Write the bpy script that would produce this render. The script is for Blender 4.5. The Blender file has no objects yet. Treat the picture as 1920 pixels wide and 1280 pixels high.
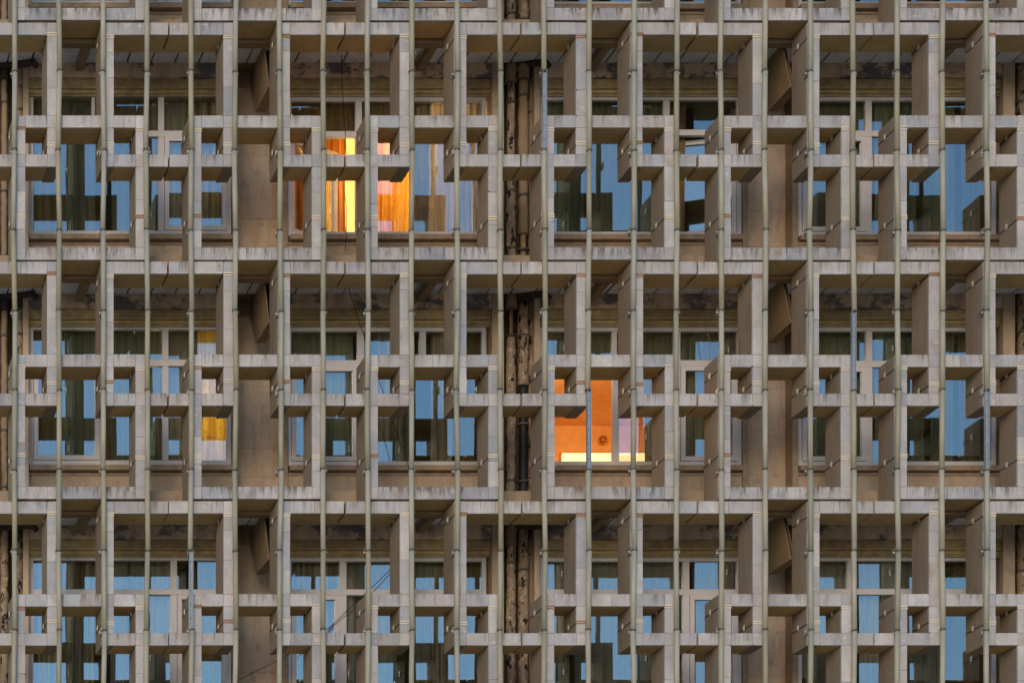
import bpy, bmesh, math, random
from mathutils import Vector, Matrix

R = math.radians
rnd = random.Random(7)
scene = bpy.context.scene
COL = scene.collection

# ------------------------------------------------------------------ camera, sky, sun, exposure
S = 140.0            # drawing units of the facade survey per metre
ZC = 36.0            # distance from the lens to the front plane of the screen
VX, VY = -660.0, 2540.0
CAMH = 1.7

def fx(p):           # survey x -> metres
    return p / S

def fz(p):           # survey y (downwards) -> metres above ground
    return CAMH + (VY - p) / S

cam_d = bpy.data.cameras.new('camera')
cam = bpy.data.objects.new('camera', cam_d)
COL.objects.link(cam)
cam.location = (fx(VX), -ZC, CAMH)
cam.rotation_euler = (R(90), 0, 0)
cam_d.sensor_fit = 'HORIZONTAL'
cam_d.sensor_width = 36.0
cam_d.lens = 36.0 * ZC / (1920 / S)
cam_d.shift_x = (960 - VX) / 1920
cam_d.shift_y = (VY - 640) / 1920
cam_d.clip_start = 0.5
cam_d.clip_end = 5000
scene.camera = cam

SUN_EL, SUN_AZ = 15.0, -156.0          # azimuth measured from +Y (behind the building) towards +X
world = bpy.data.worlds.new('World')
scene.world = world
world.use_nodes = True
wn = world.node_tree
bg = wn.nodes['Background']
sky = wn.nodes.new('ShaderNodeTexSky')
sky.sky_type = 'NISHITA'
sky.sun_disc = False
sky.sun_elevation = R(SUN_EL)
sky.sun_rotation = R(SUN_AZ)
sky.air_density = 1.0
sky.dust_density = 0.3
sky.ozone_density = 3.0
wn.links.new(sky.outputs[0], bg.inputs[0])
bg.inputs[1].default_value = 0.15

sun_d = bpy.data.lights.new('sun', 'SUN')
sun_d.energy = 0.95
sun_d.angle = R(24)
sun_d.color = (1.0, 0.76, 0.55)
sun = bpy.data.objects.new('sun', sun_d)
COL.objects.link(sun)
sdir = Vector((math.sin(R(SUN_AZ)) * math.cos(R(SUN_EL)), math.cos(R(SUN_AZ)) * math.cos(R(SUN_EL)), math.sin(R(SUN_EL))))
sun.rotation_euler = (-sdir).to_track_quat('-Z', 'Y').to_euler()
sun.location = sdir * 60

scene.view_settings.view_transform = 'Standard'
scene.view_settings.look = 'None'
scene.view_settings.exposure = 0.6
scene.view_settings.gamma = 1.0
scene.view_settings.use_curve_mapping = False
scene.cycles.max_bounces = 10
scene.cycles.diffuse_bounces = 5
scene.cycles.glossy_bounces = 5
scene.cycles.transparent_max_bounces = 24
scene.cycles.sample_clamp_indirect = 6.0
scene.cycles.use_denoising = True

# ------------------------------------------------------------------ material helpers
class NT:
    def __init__(self, name):
        self.m = bpy.data.materials.new(name)
        self.m.use_nodes = True
        self.t = self.m.node_tree
        self.t.nodes.clear()
        self.out = self.t.nodes.new('ShaderNodeOutputMaterial')

    def n(self, kind, **kw):
        nd = self.t.nodes.new(kind)
        for k, v in kw.items():
            if isinstance(k, str) and hasattr(nd, k):
                setattr(nd, k, v)
        return nd

    def l(self, a, b):
        self.t.links.new(a, b)

    def val(self, sock, v):
        if hasattr(v, 'is_output') or isinstance(v, bpy.types.NodeSocket):
            self.l(v, sock)
        else:
            sock.default_value = v

    def math(self, op, a, b=0.0, clamp=False):
        nd = self.n('ShaderNodeMath', operation=op, use_clamp=clamp)
        self.val(nd.inputs[0], a)
        self.val(nd.inputs[1], b)
        return nd.outputs[0]

    def mix(self, fac, a, b, mode='MIX'):
        nd = self.n('ShaderNodeMix', data_type='RGBA', blend_type=mode)
        self.val(nd.inputs[0], fac)
        self.val(nd.inputs[6], a if not isinstance(a, tuple) else a + (1,) * (4 - len(a)))
        self.val(nd.inputs[7], b if not isinstance(b, tuple) else b + (1,) * (4 - len(b)))
        return nd.outputs[2]

    def noise(self, vec, scale, detail=4, rough=0.55):
        nd = self.n('ShaderNodeTexNoise')
        self.l(vec, nd.inputs['Vector'])
        nd.inputs['Scale'].default_value = scale
        nd.inputs['Detail'].default_value = detail
        nd.inputs['Roughness'].default_value = rough
        return nd.outputs[0]

    def scaled(self, vec, sc):
        nd = self.n('ShaderNodeVectorMath', operation='MULTIPLY')
        self.l(vec, nd.inputs[0])
        nd.inputs[1].default_value = sc
        return nd.outputs[0]

    def ramp(self, fac, stops, interp='LINEAR'):
        nd = self.n('ShaderNodeValToRGB')
        nd.color_ramp.interpolation = interp
        el = nd.color_ramp.elements
        while len(el) < len(stops):
            el.new(0.5)
        for e, (p, c) in zip(el, stops):
            e.position = p
            e.color = (c, c, c, 1) if isinstance(c, (int, float)) else tuple(c) + (1,)
        self.val(nd.inputs[0], fac)
        return nd.outputs[0]

    def pos(self):
        return self.n('ShaderNodeNewGeometry').outputs['Position']

    def obj(self):
        return self.n('ShaderNodeTexCoord').outputs['Object']

    def rand(self):
        return self.n('ShaderNodeObjectInfo').outputs['Random']

    def sep(self, vec):
        nd = self.n('ShaderNodeSeparateXYZ')
        self.l(vec, nd.inputs[0])
        return nd.outputs

    def bump(self, h, strength=0.2, dist=0.01):
        nd = self.n('ShaderNodeBump')
        nd.inputs['Strength'].default_value = strength
        nd.inputs['Distance'].default_value = dist
        self.l(h, nd.inputs['Height'])
        return nd.outputs[0]

    def principled(self, color, rough=0.8, metal=0.0, normal=None, spec=0.3):
        p = self.n('ShaderNodeBsdfPrincipled')
        self.val(p.inputs['Base Color'], color if not isinstance(color, tuple) else color + (1,))
        self.val(p.inputs['Roughness'], rough)
        p.inputs['Metallic'].default_value = metal
        p.inputs['Specular IOR Level'].default_value = spec
        if normal is not None:
            self.l(normal, p.inputs['Normal'])
        return p

    def done(self, shader):
        self.l(shader.outputs[0] if hasattr(shader, 'outputs') else shader, self.out.inputs[0])
        return self.m


def stone_mat(name, streaks, heavy=0):
    t = NT(name)
    P, r = t.pos(), t.rand()
    base = t.ramp(r, [(0.0, (0.559, 0.508, 0.469)), (.16, (0.469, 0.452, 0.441)), (.32, (0.605, 0.554, 0.503)), (.46, (0.525, 0.469, 0.424)),
                      (.58, (0.633, 0.599, 0.559)), (.68, (0.503, 0.480, 0.463)), (.80, (0.407, 0.407, 0.418)), (.88, (0.520, 0.458, 0.412)), (.95, (0.565, 0.525, 0.492)), (1.0, (0.339, 0.356, 0.384))])
    off = t.n('ShaderNodeVectorMath', operation='ADD')
    t.l(P, off.inputs[0])
    cmb = t.n('ShaderNodeCombineXYZ')
    t.l(t.math('MULTIPLY', r, 60.0), cmb.inputs[0])
    t.l(cmb.outputs[0], off.inputs[1])
    V = off.outputs[0]
    big = t.noise(t.scaled(V, (3.0, 3.0, 2.0)), 1.0, 5, .6)
    c = t.mix(t.ramp(big, [(.32, 0.0), (.62, 1.0)]), base, t.mix(1.0, base, (.74, .735, .74), 'MULTIPLY'))
    vein = t.noise(t.scaled(V, (9, 9, 5)), 1.4, 8, .7)
    c = t.mix(t.ramp(vein, [(.47, 0.0), (.5, .55), (.53, 0.0)]), c, (.36, .35, .35))
    fine = t.noise(V, 70, 3, .6)
    c = t.mix(1.0, c, t.ramp(fine, [(.25, .86), (.7, 1.06)]), 'MULTIPLY')
    warm = t.noise(V, 1.7, 3, .5)
    c = t.mix(t.ramp(warm, [(.5, 0.0), (.75, .35)]), c, (.50, .41, .34))
    oz = t.sep(t.obj())[2]
    if streaks:
        st = t.noise(t.scaled(V, (19 - 6 * heavy, 19, 1.4 + .9 * heavy)), 1.0, 6, .66)
        patch = t.ramp(t.noise(t.scaled(V, (3.4, 3.4, 0.6)), 1.0, 2), [(.43 - .13 * heavy, 0.0), (.55 - .10 * heavy, 1.0)])
        m1 = t.ramp(t.math('ADD', t.math('MULTIPLY', oz, 5.0), .55), [(.1, .12), (.95, 1.0)])
        s = t.math('MULTIPLY', t.math('MULTIPLY', t.ramp(st, [(.46, 0.0), (.60, 1.0)]), patch), m1)
        c = t.mix(t.math('MULTIPLY', s, .78 + .17 * heavy), c, (.125 - .03 * heavy, .095 - .03 * heavy, .07 - .022 * heavy))
        st2 = t.noise(t.scaled(V, (46, 46, 3.5)), 1.0, 4, .6)
        c = t.mix(t.math('MULTIPLY', t.math('MULTIPLY', t.ramp(st2, [(.56, 0.0), (.76, .45)]), patch), m1), c, (.20, .165, .13))
    else:
        st = t.noise(t.scaled(V, (26, 26, 0.9)), 1.0, 3, .6)
        c = t.mix(t.ramp(st, [(.54, 0.0), (.75, .38)]), c, (.30, .275, .25))
    rustn = t.noise(t.scaled(P, (3.1, 3.1, 2.4)), 1.0, 4, .6)
    c = t.mix(t.ramp(rustn, [(.60, 0.0), (.70, .55)]), c, (.34, .22, .14))
    pale = t.noise(t.scaled(V, (5, 5, 9)), 1.0, 5, .65)
    c = t.mix(t.ramp(pale, [(.60, 0.0), (.68, .45)]), c, (.66, .63, .585))
    soot = t.noise(t.scaled(P, (.9, .9, .7)), 1.0, 3, .5)
    c = t.mix(1.0, c, t.ramp(soot, [(.35, .88), (.65, 1.05)]), 'MULTIPLY')
    h = t.noise(V, 55, 5, .65)
    return t.done(t.principled(c, .72, normal=t.bump(h, .25, .006)))


def concrete_mat(name, col, dirt=.5, scale=1.0):
    t = NT(name)
    P = t.pos()
    n1 = t.noise(P, 1.6 * scale, 5, .6)
    c = t.mix(t.ramp(n1, [(.35, 0.0), (.7, 1.0)]), col, tuple(v * .8 for v in col))
    n2 = t.noise(t.scaled(P, (7, 7, 1.6)), scale, 4, .65)
    c = t.mix(t.ramp(n2, [(.5, 0.0), (.75, dirt)]), c, tuple(v * w for v, w in zip(col, (.45, .42, .38))))
    n3 = t.noise(P, 45, 3)
    c = t.mix(1.0, c, t.ramp(n3, [(.25, .85), (.7, 1.07)]), 'MULTIPLY')
    return t.done(t.principled(c, .9, normal=t.bump(t.noise(P, 38, 6, .7), .3, .008)))


def ribbed_mat(name, col, freq, dirt):
    t = NT(name)
    P = t.pos()
    x = t.sep(P)[0]
    w = t.math('SINE', t.math('MULTIPLY', x, freq * 2 * math.pi))
    c = t.mix(t.ramp(w, [(0.0, 0.0), (.35, 1.0)]), tuple(v * .78 for v in col), col)
    n2 = t.noise(t.scaled(P, (5, 5, 2)), 1.0, 4, .65)
    c = t.mix(t.ramp(n2, [(.45, 0.0), (.75, dirt)]), c, tuple(v * .45 for v in col))
    return t.done(t.principled(c, .85, normal=t.bump(w, .6, .006)))


def ceiling_mat():
    t = NT('ceiling_sheet')
    P = t.pos()
    s = t.sep(P)
    w = t.math('SINE', t.math('MULTIPLY', s[0], 25 * 2 * math.pi))
    n = t.noise(t.scaled(P, (4, 4, 4)), 1.0, 4, .65)
    c = t.mix(t.ramp(n, [(.45, 0.0), (.75, .8)]), (.86, .90, .98), (.52, .55, .62))
    c = t.mix(1.0, c, t.ramp(w, [(0.0, .8), (.5, 1.0)]), 'MULTIPLY')
    return t.done(t.principled(c, .7, normal=t.bump(w, .4, .004)))


def beam_mat():
    t = NT('stained_beam_plaster')
    P = t.pos()
    n = t.noise(t.scaled(P, (1.6, 1.6, 2.4)), 1.3, 6, .7)
    c = t.mix(t.ramp(n, [(.50, 0.0), (.56, 1.0)]), (.68, .51, .36), (.16, .155, .165))
    n2 = t.noise(t.scaled(P, (8, 8, 2)), 1.0, 4)
    c = t.mix(t.ramp(n2, [(.4, 0.0), (.75, .6)]), c, (.25, .18, .12))
    return t.done(t.principled(c, .9, normal=t.bump(n, .4, .02)))


def wall_mat():
    t = NT('tan_wall_panel')
    P = t.pos()
    s = t.sep(P)
    c = t.mix(t.rand(), (.56, .41, .285), (.47, .36, .26))
    n = t.noise(t.scaled(P, (2, 2, 1.3)), 1.3, 5, .65)
    c = t.mix(t.ramp(n, [(.45, 0.0), (.75, .7)]), c, (.34, .26, .19))
    n2 = t.noise(t.scaled(P, (11, 11, 2.2)), 1.0, 6, .7)
    c = t.mix(t.ramp(n2, [(.5, 0.0), (.7, .6)]), c, (.27, .20, .145))
    n4 = t.noise(P, 6, 5, .7)
    c = t.mix(t.ramp(n4, [(.58, 0.0), (.7, .5)]), c, (.20, .155, .12))
    return t.done(t.principled(c, .88, normal=t.bump(t.noise(P, 30, 5), .25, .01)))


def lagging_mat():
    t = NT('torn_pipe_lagging')
    P = t.pos()
    n = t.noise(t.scaled(P, (7, 7, 5)), 1.0, 6, .7)
    c = t.mix(t.ramp(n, [(.3, 0.0), (.7, 1.0)]), (.36, .265, .18), (.235, .17, .115))
    rings = t.noise(t.scaled(P, (3, 3, 16)), 1.0, 3)
    c = t.mix(t.ramp(rings, [(.58, 0.0), (.66, .6)]), c, (.17, .125, .09))
    tear = t.noise(t.scaled(P, (9, 9, 4)), 1.2, 5, .65)
    c = t.mix(t.ramp(tear, [(.555, 0.0), (.585, 1.0)]), c, (.014, .012, .010))
    flake = t.noise(t.scaled(P, (16, 16, 10)), 1.0, 5, .7)
    c = t.mix(t.ramp(flake, [(.56, 0.0), (.60, .7)]), c, (.56, .45, .33))
    return t.done(t.principled(c, .9, normal=t.bump(t.noise(t.scaled(P, (14, 14, 14)), 1.0, 6, .7), .8, .03)))


def plain(name, col, rough=.6, metal=0.0, var=.12, spec=.4):
    t = NT(name)
    P = t.pos()
    n = t.noise(P, 9, 4)
    c = t.mix(1.0, col, t.ramp(n, [(.25, 1 - var), (.75, 1 + var * .5)]), 'MULTIPLY')
    return t.done(t.principled(c, rough, metal, spec=spec))


def glass_mat(name='window_glass', r0=.185, tint=(.90, .92, .90)):
    t = NT(name)
    P = t.pos()
    g = t.n('ShaderNodeNewGeometry')
    dot = t.n('ShaderNodeVectorMath', operation='DOT_PRODUCT')
    bmp = t.bump(t.noise(t.scaled(P, (1.6, 1.6, .8)), 1.0, 2), .06, .03)
    t.l(g.outputs['Incoming'], dot.inputs[0])
    t.l(g.outputs['Normal'], dot.inputs[1])
    ca = t.math('ABSOLUTE', dot.outputs['Value'])
    f = t.math('ADD', t.math('MULTIPLY', t.math('POWER', t.math('SUBTRACT', 1.0, ca), 5.0), 1 - r0), r0)
    gl = t.n('ShaderNodeBsdfGlossy')
    gl.inputs['Roughness'].default_value = 0.0
    gl.inputs['Color'].default_value = (.82, .97, 1, 1)
    t.l(bmp, gl.inputs['Normal'])
    tr = t.n('ShaderNodeBsdfTransparent')
    tr.inputs[0].default_value = tint + (1,)
    mx = t.n('ShaderNodeMixShader')
    t.l(f, mx.inputs[0])
    t.l(tr.outputs[0], mx.inputs[1])
    t.l(gl.outputs[0], mx.inputs[2])
    return t.done(mx)


def cloth_mat(name, col, col2, trans=.18, stripes=0):
    t = NT(name)
    P = t.pos()
    n = t.noise(t.scaled(P, (17, 17, .6)), 1.0, 4)
    c = t.mix(t.ramp(n, [(.4, 0.0), (.62, 1.0)]), col, col2)
    n2 = t.noise(t.scaled(P, (14, 14, 9)), 1.5, 4, .7)
    c = t.mix(t.ramp(n2, [(.55, 0.0), (.7, .35 + stripes)]), c, tuple(v * .45 for v in col))
    d = t.n('ShaderNodeBsdfDiffuse')
    t.l(c, d.inputs[0])
    tl = t.n('ShaderNodeBsdfTranslucent')
    t.l(c, tl.inputs[0])
    mx = t.n('ShaderNodeMixShader')
    mx.inputs[0].default_value = trans
    t.l(d.outputs[0], mx.inputs[1])
    t.l(tl.outputs[0], mx.inputs[2])
    return t.done(mx)


def lamp_mat(name, col, strength):
    t = NT(name)
    e = t.n('ShaderNodeEmission')
    e.inputs[0].default_value = col + (1,)
    e.inputs[1].default_value = strength
    return t.done(e)


def tube_mat():
    t = NT('olive_tube_cover')
    P, r = t.pos(), t.rand()
    c = t.ramp(r, [(0, (.35, .31, .20)), (.3, (.36, .34, .27)), (.6, (.40, .365, .265)), (.85, (.29, .275, .20)), (1, (.33, .28, .18))])
    n = t.noise(t.scaled(P, (10, 10, 3)), 1.0, 4)
    c = t.mix(t.ramp(n, [(.45, 0.0), (.75, .4)]), c, (.19, .17, .12))
    return t.done(t.principled(c, .55, spec=.25))


def ground_mat():
    t = NT('pale_bounce_ground')
    P = t.pos()
    n = t.noise(P, .3, 6, .6)
    c = t.mix(n, (.60, .51, .38), (.53, .45, .33))  # unseen ground, kept pale and warm to bounce light up at the soffits
    return t.done(t.principled(c, .95))


M = {
    'beam_stone': stone_mat('streaked_marble', True),
    'sill_stone': stone_mat('heavily_streaked_marble', True, 1),
    'fin_stone': stone_mat('pale_marble', False),
    'concrete': concrete_mat('precast_concrete', (.30, .24, .175), .45),
    'beam_concrete': concrete_mat('bounce_yellow_beam_concrete', (.58, .405, .18), .35),  # beams' own stains, plus warm ground bounce painted into the base colour
    'slab': concrete_mat('slab_concrete', (.38, .29, .20), .6),
    'bracket': concrete_mat('brown_bracket_concrete', (.33, .24, .14), .4),
    'ceiling': ceiling_mat(),
    'beam': beam_mat(),
    'trim': plain('yellowed_wood_trim', (.47, .345, .165), .6, var=.4),
    'trim_dark': plain('dark_yellow_trim', (.40, .31, .18), .65, var=.3),
    'wall': wall_mat(),
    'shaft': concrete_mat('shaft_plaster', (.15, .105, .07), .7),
    'ribbed': ribbed_mat('ribbed_spandrel_sheet', (.56, .41, .285), 50, .6),
    'pvc': plain('white_plastic_profile', (.60, .56, .555), .4, var=.06),
    'sill': plain('worn_brown_sill', (.32, .23, .155), .7, var=.35),
    'glass': glass_mat(),
    'tube': tube_mat(),
    'channel': plain('bare_grey_channel', (.30, .34, .38), .45, .3),
    'collar': plain('rusty_collar', (.13, .115, .10), .6, .3, .3),
    'steel': plain('galvanised_bracket', (.30, .28, .25), .5, .5, .3),
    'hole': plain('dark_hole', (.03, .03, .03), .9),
    'strap': plain('cream_strap', (.68, .57, .42), .6, var=.15),
    'rust': plain('rusty_strap', (.34, .16, .07), .8, var=.4),
    'bolt': plain('pale_bolt_plate', (.62, .57, .50), .5, .2, .2),
    'lagging': lagging_mat(),
    'bare_pipe': plain('black_bitumen_pipe', (.014, .012, .011), .6, var=.3),
    'clay_pipe': plain('ochre_pipe', (.33, .19, .09), .7, var=.35),
    'black_gunk': plain('damp_black_cloth', (.06, .045, .033), .9, var=.4),
    'cable': plain('black_cable', (.02, .018, .017), .6),
    'wire': plain('pale_wire', (.28, .22, .15), .6),
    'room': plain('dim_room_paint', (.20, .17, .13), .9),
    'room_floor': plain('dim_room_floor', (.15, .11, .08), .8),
    'room_yellow': plain('yellow_room_paint', (.85, .70, .42), .9),
    'room_orange': plain('orange_room_paint', (.88, .52, .20), .9),
    'vent': plain('orange_painted_vent', (.62, .25, .06), .6),
    'handle': plain('white_handle', (.7, .68, .66), .4),
    'ground': ground_mat(),
    'mass': plain('plain_concrete_block', (.33, .28, .22), .9),
}
CL = {
    'olive': cloth_mat('olive_cloth', (0.33, 0.305, 0.205), (0.225, 0.21, 0.135)),
    'green': cloth_mat('green_cloth', (0.345, 0.35, 0.24), (0.225, 0.235, 0.15)),
    'taupe': cloth_mat('taupe_cloth', (0.464, 0.420, 0.348), (0.319, 0.290, 0.239)),
    'brown': cloth_mat('brown_cloth', (0.319, 0.217, 0.109), (0.160, 0.102, 0.051), stripes=.3),
    'lace': cloth_mat('brown_lace_cloth', (0.609, 0.507, 0.362), (0.174, 0.116, 0.065), stripes=.5),
    'red': cloth_mat('red_brown_cloth', (0.189, 0.072, 0.043), (0.102, 0.043, 0.029)),
    'sheer': cloth_mat('white_sheer_cloth', (.62, .58, .56), (.45, .42, .42), .5),
    'orange': cloth_mat('orange_cloth', (.54, .33, .12), (.30, .15, .045), .5),
    'gold': cloth_mat('golden_cloth', (.92, .70, .30), (.72, .42, .10), .65),
    'yellow': cloth_mat('yellow_cloth', (.92, .76, .32), (.72, .52, .15), .6),
}

# ------------------------------------------------------------------ mesh helpers
MESH = {}

def link(name, me, parent=None, loc=(0, 0, 0), **props):
    o = bpy.data.objects.new(name, me)
    COL.objects.link(o)
    if parent is not None:
        o.parent = parent
    o.location = loc
    for k, v in props.items():
        o[k] = v
    return o


def world_loc(o):
    v = Vector((0, 0, 0))
    while o is not None:
        v += o.location
        o = o.parent
    return v


def empty(name, loc, **props):
    return link(name, None, None, loc, **props)


def chamfer_box(w, d, h, mat, c=0.0):
    key = ('box', round(w, 4), round(d, 4), round(h, 4), mat.name, round(c, 4))
    if key in MESH:
        return MESH[key]
    hx, hy, hz = w / 2, d / 2, h / 2
    me = bpy.data.meshes.new('block')
    c = min(c, hx * .45, hy * .45, hz * .45)
    if c <= 0:
        v = [(sx * hx, sy * hy, sz * hz) for sx in (-1, 1) for sy in (-1, 1) for sz in (-1, 1)]
        f = [(0, 1, 3, 2), (4, 6, 7, 5), (0, 4, 5, 1), (2, 3, 7, 6), (0, 2, 6, 4), (1, 5, 7, 3)]
    else:
        bm = bmesh.new()
        bmesh.ops.create_cube(bm, size=1.0)
        for q in bm.verts:
            q.co = Vector((q.co.x * w, q.co.y * d, q.co.z * h))
        bmesh.ops.bevel(bm, geom=list(bm.edges), offset=c, segments=1, affect='EDGES')
        bm.to_mesh(me)
        bm.free()
        me.materials.append(mat)
        MESH[key] = me
        return me
    me.from_pydata(v, [], f)
    me.materials.append(mat)
    MESH[key] = me
    return me


def box(name, x0, x1, d0, d1, z0, z1, mat, parent=None, c=0.0, origin=None, **props):
    """Metres; d is depth behind the front plane (world y)."""
    if x1 < x0: x0, x1 = x1, x0
    if z1 < z0: z0, z1 = z1, z0
    me = chamfer_box(x1 - x0, d1 - d0, z1 - z0, mat, c)
    p = Vector(((x0 + x1) / 2, (d0 + d1) / 2, (z0 + z1) / 2))
    if parent is not None:
        p = p - (origin if origin is not None else world_loc(parent))
    return link(name, me, parent, p, **props)


def boxes_mesh(name, parts, mat):
    """parts: list of (x0,x1,y0,y1,z0,z1); one mesh."""
    vs, fs = [], []
    for (x0, x1, y0, y1, z0, z1) in parts:
        b = len(vs)
        vs += [(x, y, z) for x in (x0, x1) for y in (y0, y1) for z in (z0, z1)]
        fs += [tuple(b + i for i in q) for q in ((0, 1, 3, 2), (4, 6, 7, 5), (0, 4, 5, 1), (2, 3, 7, 6), (0, 2, 6, 4), (1, 5, 7, 3))]
    me = bpy.data.meshes.new(name)
    me.from_pydata(vs, [], fs)
    me.materials.append(mat)
    return me


def tube_mesh(name, pts, radii, mat, n=10, caps=True, wob=0.0, seed=0):
    rr = random.Random(seed)
    vs, fs = [], []
    pts = [Vector(p) for p in pts]
    for i, p in enumerate(pts):
        a = pts[max(i - 1, 0)]
        b = pts[min(i + 1, len(pts) - 1)]
        t = (b - a).normalized()
        u = t.cross(Vector((0, 1, 0)))
        if u.length < 1e-3:
            u = t.cross(Vector((1, 0, 0)))
        u.normalize()
        w = t.cross(u)
        rad = radii[i] if isinstance(radii, (list, tuple)) else radii
        for k in range(n):
            an = 2 * math.pi * k / n
            q = rad * (1 + (rr.uniform(-wob, wob) if wob else 0))
            vs.append(p + u * math.cos(an) * q + w * math.sin(an) * q)
    for i in range(len(pts) - 1):
        for k in range(n):
            k2 = (k + 1) % n
            fs.append((i * n + k, i * n + k2, (i + 1) * n + k2, (i + 1) * n + k))
    if caps:
        fs.append(tuple(range(n))[::-1])
        fs.append(tuple((len(pts) - 1) * n + k for k in range(n)))
    me = bpy.data.meshes.new(name)
    me.from_pydata([tuple(v) for v in vs], [], fs)
    me.materials.append(mat)
    for p in me.polygons:
        p.use_smooth = len(p.vertices) == 4
    return me


def prism_x(name, prof, x0, x1, mat):
    """Closed (d, z) outline extruded along x."""
    n = len(prof)
    vs = [(x0, d, z) for d, z in prof] + [(x1, d, z) for d, z in prof]
    fs = [tuple(range(n)), tuple(range(n, 2 * n))[::-1]] + [(i, i + n, (i + 1) % n + n, (i + 1) % n) for i in range(n)]
    me = bpy.data.meshes.new(name)
    me.from_pydata(vs, [], fs)
    bm = bmesh.new()
    bm.from_mesh(me)
    bmesh.ops.recalc_face_normals(bm, faces=bm.faces)
    bm.to_mesh(me)
    bm.free()
    me.materials.append(mat)
    return me

def plate_mesh(rr, w, h, t, mat):
    j = lambda: rr.uniform(0, .0014)
    a, b = w / 2, h / 2
    cs = [(-a + j(), -b + j()), (a - j(), -b + j()), (a - j(), b - j()), (-a + j(), b - j())]
    out = []
    chip = rr.randrange(4) if rr.random() < .26 else -1
    for i, (x, z) in enumerate(cs):
        if i == chip:
            c1, c2 = rr.uniform(.008, .032), rr.uniform(.006, .024)
            sx, sz = (1 if x > 0 else -1), (1 if z > 0 else -1)
            p1, p2, pm = (x - sx * c1, z), (x, z - sz * c2), (x - sx * c1 * .45, z - sz * c2 * .40)
            first_is_x = i in (1, 3)
            out += [p1, pm, p2] if first_is_x else [p2, pm, p1]
        else:
            out.append((x, z))
    n = len(out)
    e = .0011
    vs = []
    for (x, z) in out:
        vs.append((x * (1 - e / a), -t / 2, z * (1 - e / b)))
    for (x, z) in out:
        vs.append((x, -t / 2 + e * 1.6, z))
    for (x, z) in out:
        vs.append((x, t / 2, z))
    fs = [tuple(range(n)), tuple(range(2 * n, 3 * n))[::-1]]
    for L in (0, n):
        for i in range(n):
            k = (i + 1) % n
            fs.append((L + i, L + n + i, L + n + k, L + k))
    me = bpy.data.meshes.new('stone_plate')
    me.from_pydata(vs, [], fs)
    me.materials.append(mat)
    return me

# ------------------------------------------------------------------ survey numbers (drawing units)
A0, PER = 42.3, 448.4          # top of the lintel of the upper storey, storey height
J0, UW = -15.0, 330.8          # first joint between screen units, unit width
ROWS = (-1, 0, 1, 2)           # storeys that show
ROWNAME = {-1: 'cut-off top storey', 0: 'upper storey', 1: 'middle storey', 2: 'lowest storey'}
ORD = ['first', 'second', 'third', 'fourth', 'fifth', 'sixth', 'seventh', 'eighth']

def row_y(k):
    return A0 + PER * k

def depth_x(px, d):            # where a thing seen at px in front elevation lies when it is d metres behind the screen front
    return (px - VX) * (1 + d / ZC) + VX

def depth_y(py, d):
    return (py - VY) * (1 + d / ZC) + VY

# ------------------------------------------------------------------ ground
g = bpy.data.meshes.new('ground')
g.from_pydata([(-2500, -2500, 0), (2500, -2500, 0), (2500, 2500, 0), (-2500, 2500, 0)], [], [(0, 1, 2, 3)])
g.materials.append(M['ground'])
link('ground', g, kind='structure')

# ------------------------------------------------------------------ the building: walls, slabs, windows, rooms
bld = empty('apartment_building', (fx(960), 1.3, 0), label='long concrete apartment building with tan walls, wide windows and lit rooms behind a stone screen', category='building')
BO = world_loc(bld)
XL, XR = fx(-700), fx(2700)

def bpart(name, x0, x1, d0, d1, z0, z1, mat, c=0.0, **pr):
    return box(name, x0, x1, d0, d1, z0, z1, mat, bld, c, BO, **pr)

# body of the building away from the view (other storeys, back, roof)
bpart('lower_wall', XL, XR, 1.2, 18, 0, fz(row_y(2) + 431 + 60), M['mass'])
bpart('upper_wall', XL, XR, 1.2, 18, fz(row_y(-1) - 45), 26, M['mass'])
bpart('rear_wall', XL, XR, 9.0, 18, fz(row_y(2) + 431 + 59), fz(row_y(-1) - 46), M['mass'])

for k in list(ROWS) + [3]:
    y = row_y(k) - PER + 404       # floor top of this storey's ceiling slab
    sl = box('floor_slab', XL, XR, .56, 9.0, fz(y), fz(y + 27), M['slab'], bld, 0, BO)
    so = world_loc(sl)
    box('edge_beam', XL, XR, .53, .70, fz(y + 27.2), fz(y + 46), M['bracket'], sl, .006, so)
    x = -150
    i = 0
    while x < 2300:
        w = 46.5
        if not (k == 3):
            box('ceiling_panel', fx(x + 4.2), fx(x + w), .71, 1.31, fz(y + 27.4), fz(y + 32.0 + rnd.uniform(-.4, .4)), M['ceiling'], sl, 0, so)
        x += w
        i += 1

BAYS = {0: (54, 434), 1: (538, 912), 2: (1013, 1391), 3: (1495, 1868)}
WD = 1.42
PIL = [(482, 571), (1475, 1564)]
SHAFT = [(-12, 78), (981, 1071), (1974, 2064)]

def wx(px):
    return fx(depth_x(px, WD))

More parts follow.
